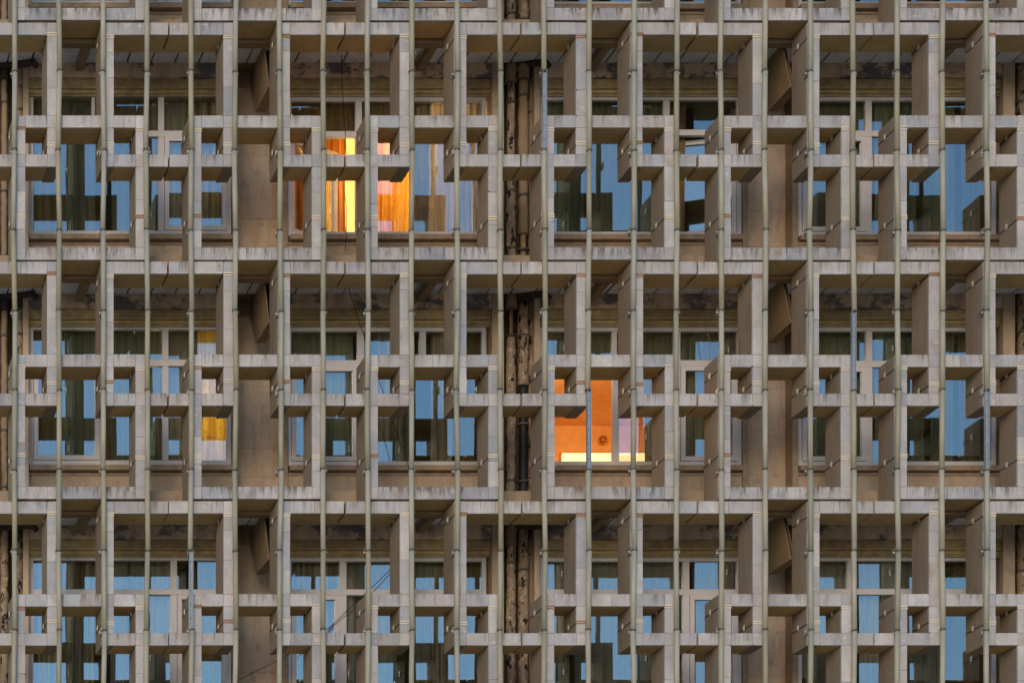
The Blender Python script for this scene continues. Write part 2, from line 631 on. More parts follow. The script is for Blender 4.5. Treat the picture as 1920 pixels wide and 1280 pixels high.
for k in ROWS:
    y = row_y(k)
    zf, zc = fz(y + 404), fz(y - 17)
    zt, zb = fz(y + 47), fz(y + 319)
    for (a, b) in PIL:
        cuts = [404, 330 + rnd.uniform(-8, 8), 262 + rnd.uniform(-12, 12), 150 + rnd.uniform(-10, 10), 15.5]
        for c0, c1 in zip(cuts, cuts[1:]):
            bpart('wall_panel', fx(a - 8), fx(b + 18), 1.62 + rnd.uniform(-.004, .004), 1.76, fz(y + c0) + .0008, fz(y + c1) - .0008, M['wall'], .003)
        bpart('wall_head', fx(a - 8), fx(b + 18), 1.63, 1.76, fz(y + 15), zc, M['slab'])
        bpart('window_jamb', fx(a - 4), fx(a + 6), 1.37, 1.618, zf, zc - .03, M['sill'], .005)
        bpart('window_jamb', fx(b + 4), fx(b + 15), 1.37, 1.618, zf, zc - .03, M['sill'], .005)
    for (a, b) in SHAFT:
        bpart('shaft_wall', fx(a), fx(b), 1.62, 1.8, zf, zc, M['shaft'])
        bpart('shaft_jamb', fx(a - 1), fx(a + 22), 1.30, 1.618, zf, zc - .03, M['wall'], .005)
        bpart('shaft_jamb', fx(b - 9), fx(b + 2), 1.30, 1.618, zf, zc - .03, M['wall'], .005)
    spans = [(80, 477.5), (586.5, 980), (1073, 1470.5), (1579.5, 1973)]
    for c, (a, b) in enumerate(spans):
        bpart('ceiling_beam', fx(a), fx(b), 1.315, 1.75, fz(y + 15), zc - .002, M['beam'], .008)
        bpart('header_board', fx(a), fx(b), 1.36, 1.75, fz(y + 29), fz(y + 15.3), M['trim'], .004)
        bpart('header_moulding', fx(a), fx(b), 1.34, 1.75, fz(y + 35), fz(y + 29.3), M['trim_dark'], .006)
        bpart('header_board', fx(a), fx(b), 1.375, 1.75, fz(y + 42.5), fz(y + 35.3), M['trim'], .004)
        bpart('header_moulding', fx(a), fx(b), 1.392, 1.75, fz(y + 47), fz(y + 42.8), M['trim_dark'], .004)
        bpart('spandrel_panel', fx(a), fx(b), 1.40, 1.7, zf, fz(y + 331), M['wall' if (k, c) == (0, 0) else 'ribbed'])
        bpart('spandrel_cap', fx(a), fx(b), 1.385, 1.7, fz(y + 337), fz(y + 330.5), M['sill'], .004)
        bpart('window_sill', fx(a + 2), fx(b - 2), 1.30 + rnd.uniform(-.02, .02), 1.5, fz(y + 330), fz(y + 320), M['sill'], .006)

# ---- windows: numbers in elevation units as seen, turned into metres at the window plane
def win(k, c, ytop, ybot, tr, up, low, sash=(), opened=(), label=None):
    x0, x1 = wx(BAYS[c][0]), wx(BAYS[c][1])
    Z = lambda py: fz(depth_y(py, WD))
    z1, z0 = Z(ytop), Z(ybot)
    o = bpy.data.objects.new('window', None)
    COL.objects.link(o)
    o.parent = bld
    o.location = Vector(((x0 + x1) / 2, WD, z0)) - BO
    if label:
        o['label'] = label
    O = BO + o.location
    fw = .065
    def b(name, xa, xb, da, db, za, zb, mat, ch=.004, **pr):
        return box(name, xa, xb, da, db, za, zb, mat, o, ch, O, **pr)
    b('frame_stile', x0, x0 + fw, WD, WD + .07, z0, z1, M['pvc'])
    b('frame_stile', x1 - fw, x1, WD, WD + .07, z0, z1, M['pvc'])
    b('frame_rail', x0 + fw, x1 - fw, WD, WD + .07, z1 - fw, z1, M['pvc'])
    b('frame_rail', x0 + fw, x1 - fw, WD, WD + .07, z0, z0 + fw, M['pvc'])
    t1, t0 = Z(tr[0]), Z(tr[1])
    b('transom', x0 + fw, x1 - fw, WD - .002, WD + .068, t0, t1, M['pvc'])
    def cells(mull, za, zb, upper):
        xs = [x0 + fw]
        for (ma, mb) in mull:
            b('mullion', wx(ma), wx(mb), WD + .001, WD + .069, za, zb, M['pvc'])
            xs += [wx(ma), wx(mb)]
        xs.append(x1 - fw)
        for i in range(0, len(xs), 2):
            xa, xb = xs[i], xs[i + 1]
            mid = (xa + xb) / 2
            kind = None
            if not upper:
                for s in sash:
                    if wx(s[0]) - .05 <= mid <= wx(s[1]) + .05:
                        kind = s
            if not upper and any(q[0] < (xa + xb) / 2 < q[1] for q in [(wx(e[0]), wx(e[1])) for e in opened]):
                continue
            if kind is None:
                p = b('pane', xa + .002, xb - .002, WD + .030, WD + .036, za + .002, zb - .002, M['glass'], 0)
                p.rotation_euler = (R(rnd.uniform(-.5, .5)), 0, R(rnd.uniform(-.5, .5)))
            else:
                sw = .062
                hinge = kind[2] if len(kind) > 2 else 0
                ang = kind[3] if len(kind) > 3 else 0
                w, h = xb - xa - .008, zb - za - .008
                me = boxes_mesh('sash', [(0, sw, 0, .06, 0, h), (w - sw, w, 0, .06, 0, h), (sw, w - sw, 0, .06, 0, sw), (sw, w - sw, 0, .06, h - sw, h)], M['pvc'])
                if hinge == 'R':
                    for v in me.vertices:
                        v.co.x -= w
                hx = (xb - .004) if hinge == 'R' else xa + .004
                s_o = link('sash', me, o, Vector((hx, WD - .012 + (.03 if ang else 0), za + .004)) - O)
                s_o.rotation_euler = (0, 0, R(ang if hinge != 'R' else -ang))
                cx = (w / 2) if hinge != 'R' else -w / 2
                gm = chamfer_box(w - 2 * sw, .006, h - 2 * sw, M['glass'])
                rot = Matrix.Rotation(R(ang if hinge != 'R' else -ang), 3, 'Z')
                go = link('sash_pane', gm, o, s_o.location + rot @ Vector((cx, .03, h / 2)))
                go.rotation_euler = (R(rnd.uniform(-.3, .3)), 0, R((ang if hinge != 'R' else -ang) + rnd.uniform(-.4, .4)))
                hp = sw * .5 if hinge == 'R' else w - sw * .5
                hm = boxes_mesh('handle', [(-.012, .012, -.02, 0, -.03, .03), (-.009, .009, -.035, -.02, -.10, .02)], M['handle'])
                ho = link('handle', hm, o, s_o.location + rot @ Vector((hp if hinge != 'R' else hp - w, .085, h * .45)))
                ho.rotation_euler = (0, 0, s_o.rotation_euler[2] + math.pi)
    cells(up, t1, z1 - fw, True)
    cells(low, z0 + fw, t0, False)
    return o

YT = {-1: 181 - 431.8, 0: 181, 1: 611, 2: 1042}
win(-1, 0, -252, 10, (-184, -173), [(297, 308)], [(297, 308)], label='window whose bottom rail only shows at the top left')
win(-1, 1, -250, 11, (-184, -173), [(667, 679)], [(667, 679)])
win(-1, 2, -250, 12, (-184, -173), [(1244, 1256)], [(1244, 1256)])
win(-1, 3, -250, 12, (-184, -173), [(1589, 1600)], [(1589, 1600)])
win(0, 0, 163, 441, (245, 256), [(172, 178), (297, 308)], [(297, 308)], [(308, 426)], label='wide window with its white casement shut, upper storey, left end')
win(0, 1, 181, 443, (246, 257), [(667, 679)], [(667, 679)], [(546, 667, 'L', 31)], label='window with one casement swung inwards before orange lit curtains')
win(0, 2, 179, 443, (243, 254), [(1244, 1256)], [(1260, 1271)], [(1272, 1383, 'R', 12)], label='window with its narrow right casement ajar, reflecting deep blue')
win(0, 3, 180, 443, (245, 256), [(1623, 1635)], [(1623, 1635)], [(1503, 1623)], label='window at the right end of the upper storey with a central white mullion')
win(1, 0, 609, 871, (674, 686), [(305, 316)], [(187, 198), (305, 316)], [(62, 187)], label='window with a yellow lit curtain at its right side')
win(1, 1, 612, 873, (675, 687), [(670, 683), (787, 799)], [(670, 683)], [(546, 670)], label='window with dark lace curtains, middle storey, beside the pipe shaft')
win(1, 2, 612, 873, (675, 686), [(1148, 1157), (1263, 1276)], [(1149, 1161), (1263, 1276)], [(1276, 1384)], [(1020, 1149)], label='window showing a glowing orange room')
win(1, 3, 612, 873, (676, 688), [(1624, 1636)], [(1624, 1636)], [(1503, 1624)], label='window with green curtains at the right end of the middle storey')
win(2, 0, 1041, 1304, (1104, 1114), [(320, 332)], [(320, 332)], [(332, 427)], label='window with brown lace curtains in the lowest storey, left end')
win(2, 1, 1043, 1304, (1104, 1115), [(637, 650)], [(637, 650)], [(546, 637)], label='window in the lowest storey crossed by hanging black cables')
win(2, 2, 1043, 1304, (1104, 1115), [(1281, 1293)], [(1281, 1293)], [(1293, 1383)], label='window in the lowest storey just right of the pipe shaft')
win(2, 3, 1042, 1304, (1103, 1114), [(1589, 1602)], [(1589, 1602)], label='window at the right end of the lowest storey')

# ---- rooms behind the windows
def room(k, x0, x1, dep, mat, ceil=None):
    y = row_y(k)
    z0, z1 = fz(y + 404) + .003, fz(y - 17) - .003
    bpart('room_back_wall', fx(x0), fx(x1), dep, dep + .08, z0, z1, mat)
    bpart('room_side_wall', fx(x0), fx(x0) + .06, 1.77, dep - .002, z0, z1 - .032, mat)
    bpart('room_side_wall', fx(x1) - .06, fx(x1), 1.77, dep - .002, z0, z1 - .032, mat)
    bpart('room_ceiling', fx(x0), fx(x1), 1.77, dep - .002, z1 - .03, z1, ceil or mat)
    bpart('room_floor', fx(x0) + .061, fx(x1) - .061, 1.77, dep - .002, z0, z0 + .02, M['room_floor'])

RX = [(30, 524), (530, 1023), (1029, 1516), (1522, 2018)]
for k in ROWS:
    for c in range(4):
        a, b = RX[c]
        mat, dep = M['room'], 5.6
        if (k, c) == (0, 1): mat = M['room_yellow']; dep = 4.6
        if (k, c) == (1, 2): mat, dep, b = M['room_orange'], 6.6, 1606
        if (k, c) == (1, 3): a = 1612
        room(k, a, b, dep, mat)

def lamp(name, loc, power, col, size, label, shade=None):
    r = empty('ceiling_lamp', loc, label=label, category='lamp', group='lamps in lit rooms')
    rad = .13
    me = bpy.data.meshes.new('lamp_globe')
    bm = bmesh.new()
    bmesh.ops.create_uvsphere(bm, u_segments=14, v_segments=8, radius=rad)
    bm.to_mesh(me); bm.free()
    me.materials.append(lamp_mat(name + '_glow', col, power))
    link('lamp_globe', me, r, (0, 0, 0))
    top = size
    link('lamp_cord', tube_mesh('lamp_cord', [(0, 0, rad * .98), (0, 0, top)], .008, M['cable'], 6), r)
    return r

ycl = lambda k: fz(row_y(k) - 17) - .034
lamp('warm_globe', (fx(800), 2.6, ycl(0) - 1.1), 260, (1, .68, .30), 1.099, 'glowing globe lamp hidden behind the golden curtains of the upper storey')
lamp('yellow_globe', (fx(456), 2.35, ycl(1) - 1.6), 70, (1, .78, .36), 1.599, 'glowing globe lamp behind the yellow curtain at the left of the middle storey')
lamp('orange_globe', (fx(1215), 3.3, ycl(1) - .30), 160, (1, .74, .42), .299, 'glowing globe lamp inside the orange room')

# lit panel and round vent on the far wall of the orange room
dw = 6.6
pl = empty('wall_light', (fx(depth_x(1132, dw)), dw - .06, fz(depth_y(884, dw))), label='long bright yellow light panel on the back wall of the orange room', category='light panel')
pw = fx(depth_x(1213, dw)) - fx(depth_x(1052, dw))
link('diffuser', boxes_mesh('diffuser', [(-pw / 2, pw / 2, -.02, .02, 0, fz(depth_y(852, dw)) - fz(depth_y(884, dw)))], lamp_mat('panel_glow', (1, .70, .30), 1.25)), pl)
hh = fz(depth_y(852, dw)) - fz(depth_y(884, dw))
link('housing', boxes_mesh('housing', [(-pw / 2 - .02, pw / 2 + .02, .021, .06, -.02, hh + .02)], M['vent']), pl)
vt = empty('round_vent', (fx(depth_x(1129, dw)), dw, fz(depth_y(826, dw))), label='round orange wall vent above the bright panel in the orange room', category='vent')
rv = .075
def disc(name, r0, r1, y0, y1, mat, n=20):
    vs, fs = [], []
    for i in range(n):
        a = 2 * math.pi * i / n
        for r, yy in ((r0, y0), (r1, y0), (r1, y1), (r0, y1)):
            vs.append((r * math.cos(a), yy, r * math.sin(a)))
    for i in range(n):
        j = (i + 1) % n
        for q in range(4):
            fs.append((i * 4 + q, i * 4 + (q + 1) % 4, j * 4 + (q + 1) % 4, j * 4 + q))
    me = bpy.data.meshes.new(name)
    me.from_pydata(vs, [], fs)
    me.materials.append(mat)
    return me
link('vent_ring', disc('vent_ring', rv * .72, rv, -.05, -.002, M['vent']), vt)
link('vent_hub', disc('vent_hub', .001, rv * .42, -.04, -.002, M['vent']), vt)
link('vent_spoke', boxes_mesh('vent_spoke', [(-.008, .008, -.03, -.005, rv * .43, rv * .71)], M['vent']), vt)

# ------------------------------------------------------------------ curtains
POSW = ['left end window', 'window left of the pipes', 'window right of the pipes', 'right end window']
def curtain(k, c, xa, xb, cloth, label, d=1.55, y0=None, y1=None, amp=.028, pitch=.11):
    d0 = d
    X0, X1 = fx(depth_x(xa, d)), fx(depth_x(xb, d))
    y = row_y(k)
    zt, zb = fz(y + 44), fz(y + 345)
    if y0 is not None: zt = fz(depth_y(y0, d))
    if y1 is not None: zb = fz(depth_y(y1, d))
    rr = random.Random(int(xa * 7 + k * 131))
    w = X1 - X0
    n = max(8, int(w / .013))
    m = 7
    xs = [i / n for i in range(n + 1)]
    ph = [0]
    for i in range(n):
        ph.append(ph[-1] + 2 * math.pi / (pitch / (w / n)) * rr.uniform(.45, 1.55))
    lean = rr.uniform(-.04, .04)
    vs, fs = [], []
    for j in range(m + 1):
        t = j / m
        gather = 1 - .05 * math.sin(t * math.pi)
        for side in (0, 1):
            for i in range(n + 1):
                a = amp * (.55 + .6 * t)
                yy = a * math.sin(ph[i]) + .008 * math.sin(ph[i] * 2.3 + 5 * t) + side * .004
                vs.append(((xs[i] - .5) * w * gather + lean * t, yy, -(zt - zb) * t))
    q = n + 1
    for j in range(m):
        for side in (0, 1):
            b0, b1 = (j * 2 + side) * q, ((j + 1) * 2 + side) * q
            for i in range(n):
                f = (b0 + i, b0 + i + 1, b1 + i + 1, b1 + i)
                fs.append(f if side else f[::-1])
    me = bpy.data.meshes.new('curtain')
    me.from_pydata(vs, [], fs)
    me.materials.append(CL[cloth])
    for p in me.polygons:
        p.use_smooth = True
    return link('curtain', me, None, ((X0 + X1) / 2, d0, zt), label=label, category='curtain', group='curtains behind the windows')

ST = {0: 'upper storey', 1: 'middle storey', 2: 'lowest storey'}
CUR = [
    (0, 0, 60, 112, 'brown', 'dark brown narrow curtain at the left of the upper storey left end window'),
    (0, 0, 104, 180, 'olive', 'grey olive curtain panel in the broad pane of the upper storey left end window'),
    (0, 0, 205, 300, 'olive', 'dim olive curtain left of the mullion in the upper storey left end window'),
    (0, 0, 306, 358, 'taupe', 'taupe curtain behind the closed casement of the upper storey left end window'),
    (0, 0, 362, 432, 'lace', 'brown lace curtain at the right of the upper storey left end window'),
    (0, 1, 516, 650, 'orange', 'orange brown curtain glowing behind the inward open casement'),
    (0, 1, 540, 782, 'brown', 'dark brown short curtain across the top panes above the open casement'),
    (0, 1, 692, 772, 'gold', 'golden yellow curtain lit from inside beside the mullion in the upper storey'),
    (0, 1, 768, 806, 'taupe', 'taupe strip of curtain between the golden and white curtains'),
    (0, 1, 800, 908, 'sheer', 'white sheer curtain at the right of the orange lit upper storey window'),
    (0, 2, 1018, 1100, 'green', 'green curtain at the left of the upper storey window right of the pipes'),
    (0, 2, 1106, 1185, 'olive', 'olive curtain in the middle of the upper storey window right of the pipes'),
    (0, 2, 1192, 1250, 'green', 'green curtain against the mullion of the upper storey window right of the pipes'),
    (0, 2, 1256, 1288, 'brown', 'narrow brown gathered curtain behind the ajar casement of the upper storey'),
    (0, 3, 1520, 1622, 'olive', 'dark olive curtain at the left of the upper storey right end window'),
    (0, 3, 1640, 1722, 'green', 'green curtain right of the mullion in the upper storey right end window'),
    (0, 3, 1726, 1790, 'green', 'narrow green curtain in the broad pane of the upper storey right end window'),
    (0, 3, 1800, 1862, 'brown', 'brown curtain at the far right of the upper storey right end window'),
    (1, 0, 62, 104, 'brown', 'brown narrow curtain at the left of the window with the yellow curtain'),
    (1, 0, 100, 185, 'green', 'grey green curtain behind the left casement in the middle storey'),
    (1, 0, 206, 302, 'green', 'green curtain in the centre of the window with the yellow curtain'),
    (1, 0, 312, 372, 'taupe', 'taupe curtain next to the yellow lit curtain'),
    (1, 0, 366, 432, 'yellow', 'bright yellow lit curtain at the right of the middle storey left end window'),
    (1, 1, 548, 662, 'green', 'green curtain behind the left casement of the middle storey window left of the pipes'),
    (1, 1, 700, 775, 'lace', 'brown lace curtain left of the broad pane, middle storey, left of the pipes'),
    (1, 1, 808, 850, 'lace', 'narrow brown lace curtain in the middle storey window left of the pipes'),
    (1, 1, 862, 908, 'brown', 'dark brown curtain beside the pipe shaft in the middle storey'),
    (1, 2, 1016, 1266, 'olive', 'short olive curtain across the top panes above the orange room'),
    (1, 2, 1206, 1262, 'olive', 'olive curtain at the right side of the orange room'),
    (1, 2, 1264, 1325, 'green', 'grey green curtain right of the orange room mullion'),
    (1, 2, 1310, 1388, 'brown', 'brown curtain at the far right of the orange room window'),
    (1, 3, 1524, 1624, 'green', 'bright green gathered curtain left of the mullion in the middle storey right end window'),
    (1, 3, 1640, 1735, 'green', 'green gathered curtain right of the mullion in the middle storey right end window'),
    (1, 3, 1745, 1790, 'olive', 'olive curtain in the broad pane of the middle storey right end window'),
    (1, 3, 1796, 1864, 'brown', 'brown curtain at the far right of the middle storey right end window'),
    (2, 0, 70, 180, 'lace', 'brown lace curtain at the left of the lowest storey left end window'),
    (2, 0, 206, 240, 'taupe', 'narrow grey curtain gathered in the lowest storey left end window'),
    (2, 0, 244, 322, 'taupe', 'taupe curtain left of the mullion in the lowest storey left end window'),
    (2, 0, 362, 430, 'brown', 'brown patterned curtain behind the right casement of the lowest storey left end window'),
    (2, 1, 546, 642, 'lace', 'brown lace curtain behind the left casement of the lowest storey window with cables'),
    (2, 1, 650, 745, 'taupe', 'taupe curtain right of the mullion in the lowest storey window with cables'),
    (2, 1, 778, 812, 'taupe', 'grey taupe curtain in the centre of the lowest storey window with cables'),
    (2, 1, 806, 848, 'lace', 'mottled lace curtain in the broad pane of the lowest storey window with cables'),
    (2, 1, 872, 908, 'brown', 'brown curtain strip at the right of the lowest storey window with cables'),
    (2, 2, 1026, 1068, 'lace', 'golden brown lace curtain at the left of the lowest storey window right of the pipes'),
    (2, 2, 1070, 1278, 'taupe', 'wide taupe curtain in the lowest storey window right of the pipes'),
    (2, 2, 1296, 1386, 'brown', 'brown lace curtain behind the right casement in the lowest storey, right of the pipes'),
    (2, 3, 1512, 1590, 'taupe', 'taupe curtain left of the mullion in the lowest storey right end window'),
    (2, 3, 1606, 1770, 'taupe', 'wide grey taupe curtain in the lowest storey right end window'),
    (2, 3, 1786, 1866, 'red', 'dark red brown curtain at the far right of the lowest storey right end window'),
]
for (k, c, a, b, cl, lab) in CUR:
    d = 1.55
    kw = {}
    if (k, c, a) == (1, 2, 1016): kw = dict(y1=684); d = 1.52
    if (k, c, a) == (0, 1, 516): d = 2.06
    if (k, c, a) == (0, 1, 540): kw = dict(y1=258); d = 1.53
    curtain(k, c, a, b, cl, lab, d=d + rnd.uniform(0, .05), **kw)

# ------------------------------------------------------------------ concrete brackets and ribs under the ceilings
for k in ROWS:
    y = row_y(k)
    for j in range(6):
        X = fx(J0 + UW * j + 204)
        if j in (1, 4):
            ob = empty('concrete_bracket', (X, 1.19, fz(y + 90)),
                       label='%s slanted hollow concrete bracket under the ceiling of the %s' % ('left' if j == 1 else 'right', ROWNAME[k]),
                       category='bracket', group='slanted concrete brackets')
            tp = fz(y - 16.6)
            prof = [(.79, tp), (.50, fz(y + 85)), (1.25, fz(y + 84)), (1.60, fz(y + 18)), (1.60, tp)]
            wO = -world_loc(ob)
            link('side_web', prism_x('side_web', prof, X, X + .009, M['bracket']), ob, wO)
            profr = [(.95, tp), (.66, fz(y + 85)), (1.25, fz(y + 84)), (1.60, fz(y + 18)), (1.60, tp)]
            link('side_web', prism_x('side_web', profr, X + .11, X + .13, M['bracket']), ob, wO)
            prof2 = [(.500, fz(y + 85.2)), (.495, fz(y + 87.8)), (1.245, fz(y + 86.8)), (1.25, fz(y + 84.2))]
            link('bottom_flange', prism_x('bottom_flange', prof2, X - .002, X + .132, M['bracket']), ob, wO)
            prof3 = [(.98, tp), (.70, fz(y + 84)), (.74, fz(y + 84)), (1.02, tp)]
            link('hollow_shade', prism_x('hollow_shade', prof3, X + .010, X + .109, M['hole']), ob, wO)  # black sheet added for the shade inside the hollow bracket
        else:
            bpart('ceiling_rib', X - .13, X - .02, .702, 1.312, fz(y + 3.5), fz(y - 13.2), M['bracket'], .006)

# ------------------------------------------------------------------ pipes in the shafts
SH = {0: 'left edge shaft', 1: 'middle shaft', 2: 'right edge shaft'}
def pipe(s, px, rad, d, style, label, seed):
    rr = random.Random(seed)
    o = empty('drain_pipe', (fx(px), d, fz(row_y(2) + 404)), label=label, category='pipe', group='drain pipes in the shafts')
    for k in ROWS:
        y = row_y(k)
        zt, zb = fz(y - 14), fz(y + 404)
        O = world_loc(o)
        def seg(name, y0, y1, r, mat, wob, n=14):
            za, zb2 = fz(y + y0), fz(y + y1)
            m = max(2, int((za - zb2) / .07))
            pts, rads = [], []
            for i in range(m + 1):
                t = i / m
                bulge = 1 + (.06 * math.sin(t * 9 + seed) + rr.uniform(-.05, .05)) * (1 if wob else 0)
                pts.append((rr.uniform(-.006, .006) if wob else 0, 0, za + (zb2 - za) * t - O.z))
                rads.append(r * bulge)
            link(name, tube_mesh(name, pts, rads, mat, n, True, wob, seed + k), o)
        st = style.get(k, style['all'])
        cols = {'L': ('lagging', M['lagging'], .05), 'B': ('bare_pipe', M['bare_pipe'], 0), 'C': ('clay_pipe', M['clay_pipe'], .0), 'P': ('plain_sleeve', M['sleeve'], .012), 'K': ('torn_collar', M['black_gunk'], .12)}
        for (a, b, kind, f) in st:
            nm, mt, wb = cols[kind]
            seg(nm, a, b, rad * f, mt, wb)
        for q in (60, 230, 350):
            zq = fz(y + q + rr.uniform(-20, 20)) - O.z
            link('pipe_clamp', tube_mesh('pipe_clamp', [(0, 0, zq + .014), (0, 0, zq - .014)], rad * 1.2, M['collar'], 14), o)
    return o

M['sleeve'] = concrete_mat('cream_pipe_sleeve', (.33, .235, .15), .8)
base = [(-14, 20, 'K', 1.25), (20.5, 404, 'L', 1.0)]
pipe(1, 1019, .062, 1.36, {'all': [(-14, 26, 'P', 1.25), (26.3, 402, 'L', 1.0)],
     0: [(-14, 24, 'P', 1.3), (24.3, 168, 'L', .85), (168.3, 196, 'K', 1.1), (196.3, 404, 'L', 1.05)],
     1: [(-14, 14, 'P', 1.3), (14.3, 70, 'C', .4), (70.3, 404, 'L', 1.05)]}, 'lumpy torn lagged pipe, leftmost in the middle shaft', 11)
pipe(1, 1042, .066, 1.34, {'all': [(-14, 404, 'L', 1.05)],
     0: [(-14, 18, 'P', 1.25), (18.3, 320, 'P', 1.0), (320.3, 404, 'C', .6)],
     1: [(-14, 4, 'K', 1.2), (4.3, 165, 'L', 1.08), (165.3, 404, 'B', .85)]}, 'central pipe of the middle shaft, sleeved above and bare black below', 23)
pipe(1, 1062, .045, 1.44, {'all': [(-14, 10, 'K', 1.3), (10.3, 404, 'P', 1.0)],
     1: [(-14, 404, 'L', 1.1)]}, 'slimmer brown pipe at the right of the middle shaft', 31)
pipe(0, 34, .045, 1.40, {'all': [(-14, 16, 'K', 1.4), (16.3, 404, 'P', 1.0)], 2: [(-14, 404, 'L', 1.3)]}, 'slim brown pipe nearest the left picture edge', 41)
pipe(0, 62, .060, 1.38, {'all': [(-14, 12, 'K', 1.2), (12.3, 404, 'L', 1.0)],
     0: [(-14, 30, 'P', 1.2), (30.3, 250, 'P', 1.0), (250.3, 404, 'L', 1.0)]}, 'stained cream pipe beside the left end windows', 43)
pipe(2, 2012, .06, 1.36, {'all': [(-14, 404, 'L', 1.0)]}, 'lagged pipe at the right picture edge', 47)
# blackened pipe elbows under the ceiling of the shafts
for s, (a, b) in enumerate(SHAFT):
    for k in ROWS:
        y = row_y(k)
        pts = [(fx(a + 8), 1.40, fz(y - 10)), (fx(a + 45), 1.34, fz(y - 9)), (fx(b - 4), 1.25, fz(y - 8)), (fx(b + 8), 1.2, fz(y - 6)), (fx(b + 15), 1.17, fz(y + 4))]
        p0 = Vector(pts[0])
        link('horizontal_pipe', tube_mesh('horizontal_pipe', [Vector(p) - p0 for p in pts], [.035, .045, .05, .045, .035], M['black_gunk'], 12, True, .12, s * 9 + k), None, p0,
             label='blackened horizontal pipe under the ceiling of the %s, %s' % (SH[s], ROWNAME[k]), category='pipe', group='blackened horizontal pipes')

# ------------------------------------------------------------------ the stone-faced concrete screen
FW = 23.0
FINS = {'F1': (103, 126, 0, 270), 'F2': (205, 228, 0, 270), 'G1': (39, 62, 174, 444.5), 'G2': (269, 292, 174, 444.5)}
DEP = {'F1': .49, 'F2': .49, 'G1': .485, 'G2': .485}
BEAMS = [
    (1.0, 103, 0, 23, .49), (228, UW - 1.0, 0, 23, .49),
    (1.0, 39, 247, 270, .445), (62, 103, 247, 270, .445), (228, 269, 247, 270, .445), (292, UW - 1.0, 247, 270, .445),
    (62, 103, 174, 197, .47), (126, 205, 174, 197, .50), (228, 269, 174, 197, .47),
    (62, 269, 421.5, 444.5, .49),
]
TH = .028

BEHIND = {0: 'left end window', 1: 'left bare tan wall', 2: 'window left of the pipes', 3: 'window right of the pipes',
          4: 'right bare tan wall', 5: 'right end window', 6: 'right edge shaft',
          (1, 3): 'glowing orange room', (0, 2): 'golden and white curtains', (1, 2): 'dark lace curtains'}

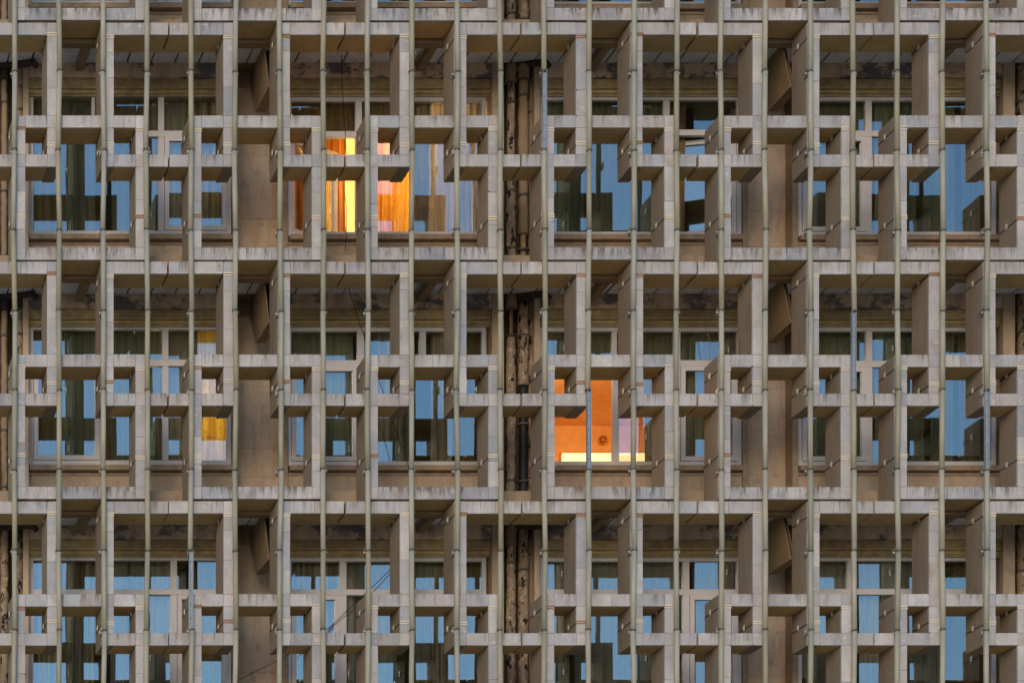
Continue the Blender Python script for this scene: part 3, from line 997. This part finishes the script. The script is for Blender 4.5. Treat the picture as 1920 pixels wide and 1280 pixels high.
def unit(col, k):
    rr = random.Random(col * 17 + k * 101)
    j = J0 + UW * col + rr.uniform(-.8, .8)
    y = row_y(k) + rr.uniform(-.7, .7)
    ea, eb = rr.uniform(.6, 2.6), rr.uniform(.6, 2.6)
    o = empty('screen_unit', (fx(j + UW / 2), .25, fz(y + 445)),
              label='stone faced concrete screen unit before the %s, %s' % (BEHIND.get((k, col), BEHIND[col]), ROWNAME[k]),
              category='screen panel', group='stone faced concrete screen units')
    O = world_loc(o)
    jog = rr.uniform(-.006, .006)
    def b(name, u0, u1, d0, d1, y0, y1, mat, ch=.004, sx0=0, sx1=0, **pr):
        return box(name, fx(j + u0) + sx0, fx(j + u1) - sx1, d0, d1, fz(y + y1), fz(y + y0), mat, o, ch, O, **pr)
    def plate(u0, u1, pr, y0, y1, mat):
        w, h = (u1 - u0) / S, (y1 - y0) / S
        me = plate_mesh(rr, w, h, TH - .001 - pr, mat)
        p = link('stone_plate', me, o, Vector((fx(j + (u0 + u1) / 2), (pr + TH - .001) / 2, fz(y + (y0 + y1) / 2))) - O)
        p.rotation_euler = (0, R(rr.uniform(-.12, .12)), 0)
    for nm, (u0, u1, y0, y1) in FINS.items():
        b('fin', u0, u1, TH, DEP[nm], y0, y1, M['concrete'], .005)
        cuts = [y0, y0 + 23] if y0 == 0 else [174, 197]
        if y0 == 0:
            cuts = [0, 23, 56 + rr.uniform(-4, 4), 115 + rr.uniform(-14, 14), 174, 197, 247, 270]
        else:
            cuts = [174, 197, 247, 270, 328 + rr.uniform(-12, 12), 382 + rr.uniform(-14, 14), 421.5, 444.5]
        if rr.random() < .4:
            cuts.pop(2 if y0 == 0 else 5)
        for a, c in zip(cuts, cuts[1:]):
            pr = rr.uniform(-.0025, .0025)
            plate(u0 + .1, u1 - .1, pr, a + .08, c - .08, M['fin_stone'])
    for (u0, u1, y0, y1, d) in BEAMS:
        if u0 == 1.0: u0 = ea
        if u1 == UW - 1.0: u1 = UW - eb
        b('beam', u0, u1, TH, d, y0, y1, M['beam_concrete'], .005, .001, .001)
        L = u1 - u0
        n = max(1, round(L / rr.uniform(38, 66)))
        cs = [u0] + sorted(u0 + L * (i / n) + rr.uniform(-7, 7) for i in range(1, n)) + [u1]
        for a, c in zip(cs, cs[1:]):
            pr = rr.uniform(-.0025, .0025)
            plate(a + .09, c - .09, pr, y0 + .04, y1 - .04, M['sill_stone' if y0 > 400 else 'beam_stone'])
    # straps with anchor plates on the fins
    for nm, ys in (('F1', (24.5, 227)), ('F2', (25, 227)), ('G1', (199, 363)), ('G2', (199, 366))):
        u0, u1, _, _ = FINS[nm]
        for ysx in ys:
            yy = ysx + rr.uniform(-2.5, 2.5)
            x0, x1 = fx(j + u0), fx(j + u1)
            z = fz(y + yy)
            rusty = rr.random() < .22
            parts = [(x0 - .004, x1 + .004, -.008, -.0035, z + .007, z + .023), (x0 - .004, x1 + .004, -.008, -.0035, z - .023, z - .007)]
            me = boxes_mesh('strap', [(p[0] - O.x, p[1] - O.x, p[2] - O.y, p[3] - O.y, p[4] - O.z, p[5] - O.z) for p in parts], M['rust'] if rusty else M['strap'])
            s = link('strap', me, o)
            if rusty:
                s['label'] = 'rusty strap'
            me2 = boxes_mesh('anchor_plate', [(x0 - .014 - O.x, x0 - .009 - O.x, .245 - O.y, .30 - O.y, z - .036 - O.z, z + .036 - O.z),
                                              (x0 - .022 - O.x, x0 - .0145 - O.x, .262 - O.y, .283 - O.y, z - .011 - O.z, z + .011 - O.z)], M['bolt'])
            link('anchor_plate', me2, s)
            # dark groove behind the strap on the fin's cheek
            link('groove_seal', boxes_mesh('groove_seal', [(x0 - .003 - O.x, x0 - .0005 - O.x, .005 - O.y, DEP[nm] - .005 - O.y, z - .024 - O.z, z - .009 - O.z)], M['hole']), s)
    return o

for k in ROWS:
    for col in range(7):
        unit(col, k)

# ------------------------------------------------------------------ olive light tubes in front of the screen
RU = (41, 124, 208, 289)
CLAMP = (95, 243, 392)
BARE = {(3, 0): [(0, 0)], (4, 3): [(1, 0)], (3, 1): [(1, 1)], (5, 2): [(1, 1)], (1, 0): [(2, 0)]}
def cyl(name, r, h, mat, n=12):
    key = ('cyl', name, round(r, 4), round(h, 3), mat.name)
    if key not in MESH:
        MESH[key] = tube_mesh(name, [(0, 0, 0), (0, 0, -h)], r, mat, n)
    return MESH[key]

ri = 0
for col in range(6):
    for n in range(4):
        j = J0 + UW * col
        x = fx(j + RU[n])
        ri += 1
        tens = ('first second third fourth fifth sixth seventh eighth ninth tenth eleventh twelfth thirteenth fourteenth fifteenth sixteenth '
                'seventeenth eighteenth nineteenth twentieth twenty-first twenty-second twenty-third twenty-fourth').split()
        bare = BARE.get((col, n))
        lab = ('tall olive light tube with a bare grey section, %s from the left' if bare else 'tall olive light tube down the whole facade, %s from the left') % tens[ri - 1]
        o = empty('light_tube', (x, -.05, fz(row_y(2) + 392)), label=lab, category='light tube', group='vertical light tubes')
        O = world_loc(o)
        marks = [(k, q) for k in ROWS for q in range(3)]
        offs = [rnd.uniform(-.013, .013) for _ in marks]
        side = -1 if n in (0, 2) else 1
        for i, (k, q) in enumerate(marks):
            z = fz(row_y(k) + CLAMP[q] + rnd.uniform(-1.5, 1.5))
            if i + 1 < len(marks):
                k2, q2 = marks[i + 1]
                z2 = fz(row_y(k2) + CLAMP[q2])
                o1, o2 = offs[i], offs[i + 1]
                if bare and (k, q) in bare:
                    me = boxes_mesh('bare_channel', [(-.026, -.020, -.03, .03, z2 - O.z, z - O.z), (.020, .026, -.03, .03, z2 - O.z, z - O.z), (-.020, .020, .0, .006, z2 - O.z, z - O.z)], M['channel'])
                    ch = link('bare_channel', me, o)
                    hs = [(-.006, .006, -.0035, .0, z - O.z - f * (z - z2) - .006, z - O.z - f * (z - z2) + .006) for f in (.14, .32, .5, .68, .86)]
                    link('screw_hole', boxes_mesh('screw_hole', hs, M['hole']), ch)
                else:
                    me = tube_mesh('tube_section', [(o1 + rnd.uniform(-.004, .004), 0, z - O.z - .004), ((o1 + o2) / 2 + rnd.uniform(-.003, .003), 0, (z + z2) / 2 - O.z), (o2 + rnd.uniform(-.004, .004), 0, z2 - O.z + .004)], .0345, M['tube'], 12)
                    link('tube_section', me, o)
            cl = link('collar', cyl('collar', .040, .022, M['collar']), o, (offs[i], 0, z + .011 - O.z))
            fxe = fx(j + {0: 39, 1: 126, 2: 205, 3: 292}[n])
            bx = fxe - O.x
            pts = [(min(bx, bx + side * .014), max(bx, bx + side * .014), .01, .115, -.05, .05), (min(offs[i], bx + side * .012), max(offs[i], bx + side * .012), -.008, .02, -.008, .008)]
            zc = z - O.z
            link('clamp_bracket', boxes_mesh('clamp_bracket', [(p[0], p[1], p[2], p[3], p[4] + zc, p[5] + zc) for p in pts], M['steel']), o)
            link('clamp_bolt', chamfer_box(.022, .022, .022, M['bolt'], .005), o, (bx + side * .025, .035, zc - .012))

# ------------------------------------------------------------------ loose cables
def cable(name, pts, r, mat, label):
    P3 = []
    for (px, py, d) in pts:
        P3.append(Vector((fx(depth_x(px, d)), d, fz(depth_y(py, d)))))
    # smooth
    out = []
    for i in range(len(P3) - 1):
        p0, p1, p2, p3 = P3[max(i - 1, 0)], P3[i], P3[i + 1], P3[min(i + 2, len(P3) - 1)]
        for s in range(6):
            t = s / 6
            out.append(.5 * ((2 * p1) + (p2 - p0) * t + (2 * p0 - 5 * p1 + 4 * p2 - p3) * t * t + (3 * p1 - p0 - 3 * p2 + p3) * t ** 3))
    out.append(P3[-1])
    b0 = out[-1]
    link(name, tube_mesh(name, [p - b0 for p in out], r, mat, 6), None, b0, label=label, category='cable')

cable('hanging_cable', [(640, 60, 1.0), (641, 140, 1.15), (645, 215, 1.2), (649, 290, 1.2), (646, 350, 1.22), (650, 400, 1.2), (648, 470, 1.1)], .0052, M['cable'], 'black cable hanging straight down before the orange lit window')
cable('hanging_cable', [(651, 530, .9), (672, 600, 1.2), (700, 680, 1.2), (735, 785, 1.2), (768, 880, 1.1)], .0052, M['cable'], 'thin black cable slanting down before the window with dark lace curtains')
cable('hanging_cable', [(735, 1064, .7), (700, 1098, 1.1), (660, 1135, 1.15), (618, 1175, 1.0), (560, 1216, .95), (440, 1278, .9)], .0052, M['cable'], 'long black cable crossing the lowest storey towards the bare wall')
cable('hanging_cable', [(737, 1068, .72), (706, 1102, 1.12), (664, 1141, 1.17), (640, 1160, 1.12), (616, 1182, 1.02)], .0052, M['cable'], 'short black cable doubled along the long slanting cable')
cable('hanging_wire', [(1327, 530, .95), (1322, 600, 1.25), (1330, 640, 1.27), (1331, 680, 1.28)], .0045, M['wire'], 'pale thin wire dangling before the right part of the orange room window')
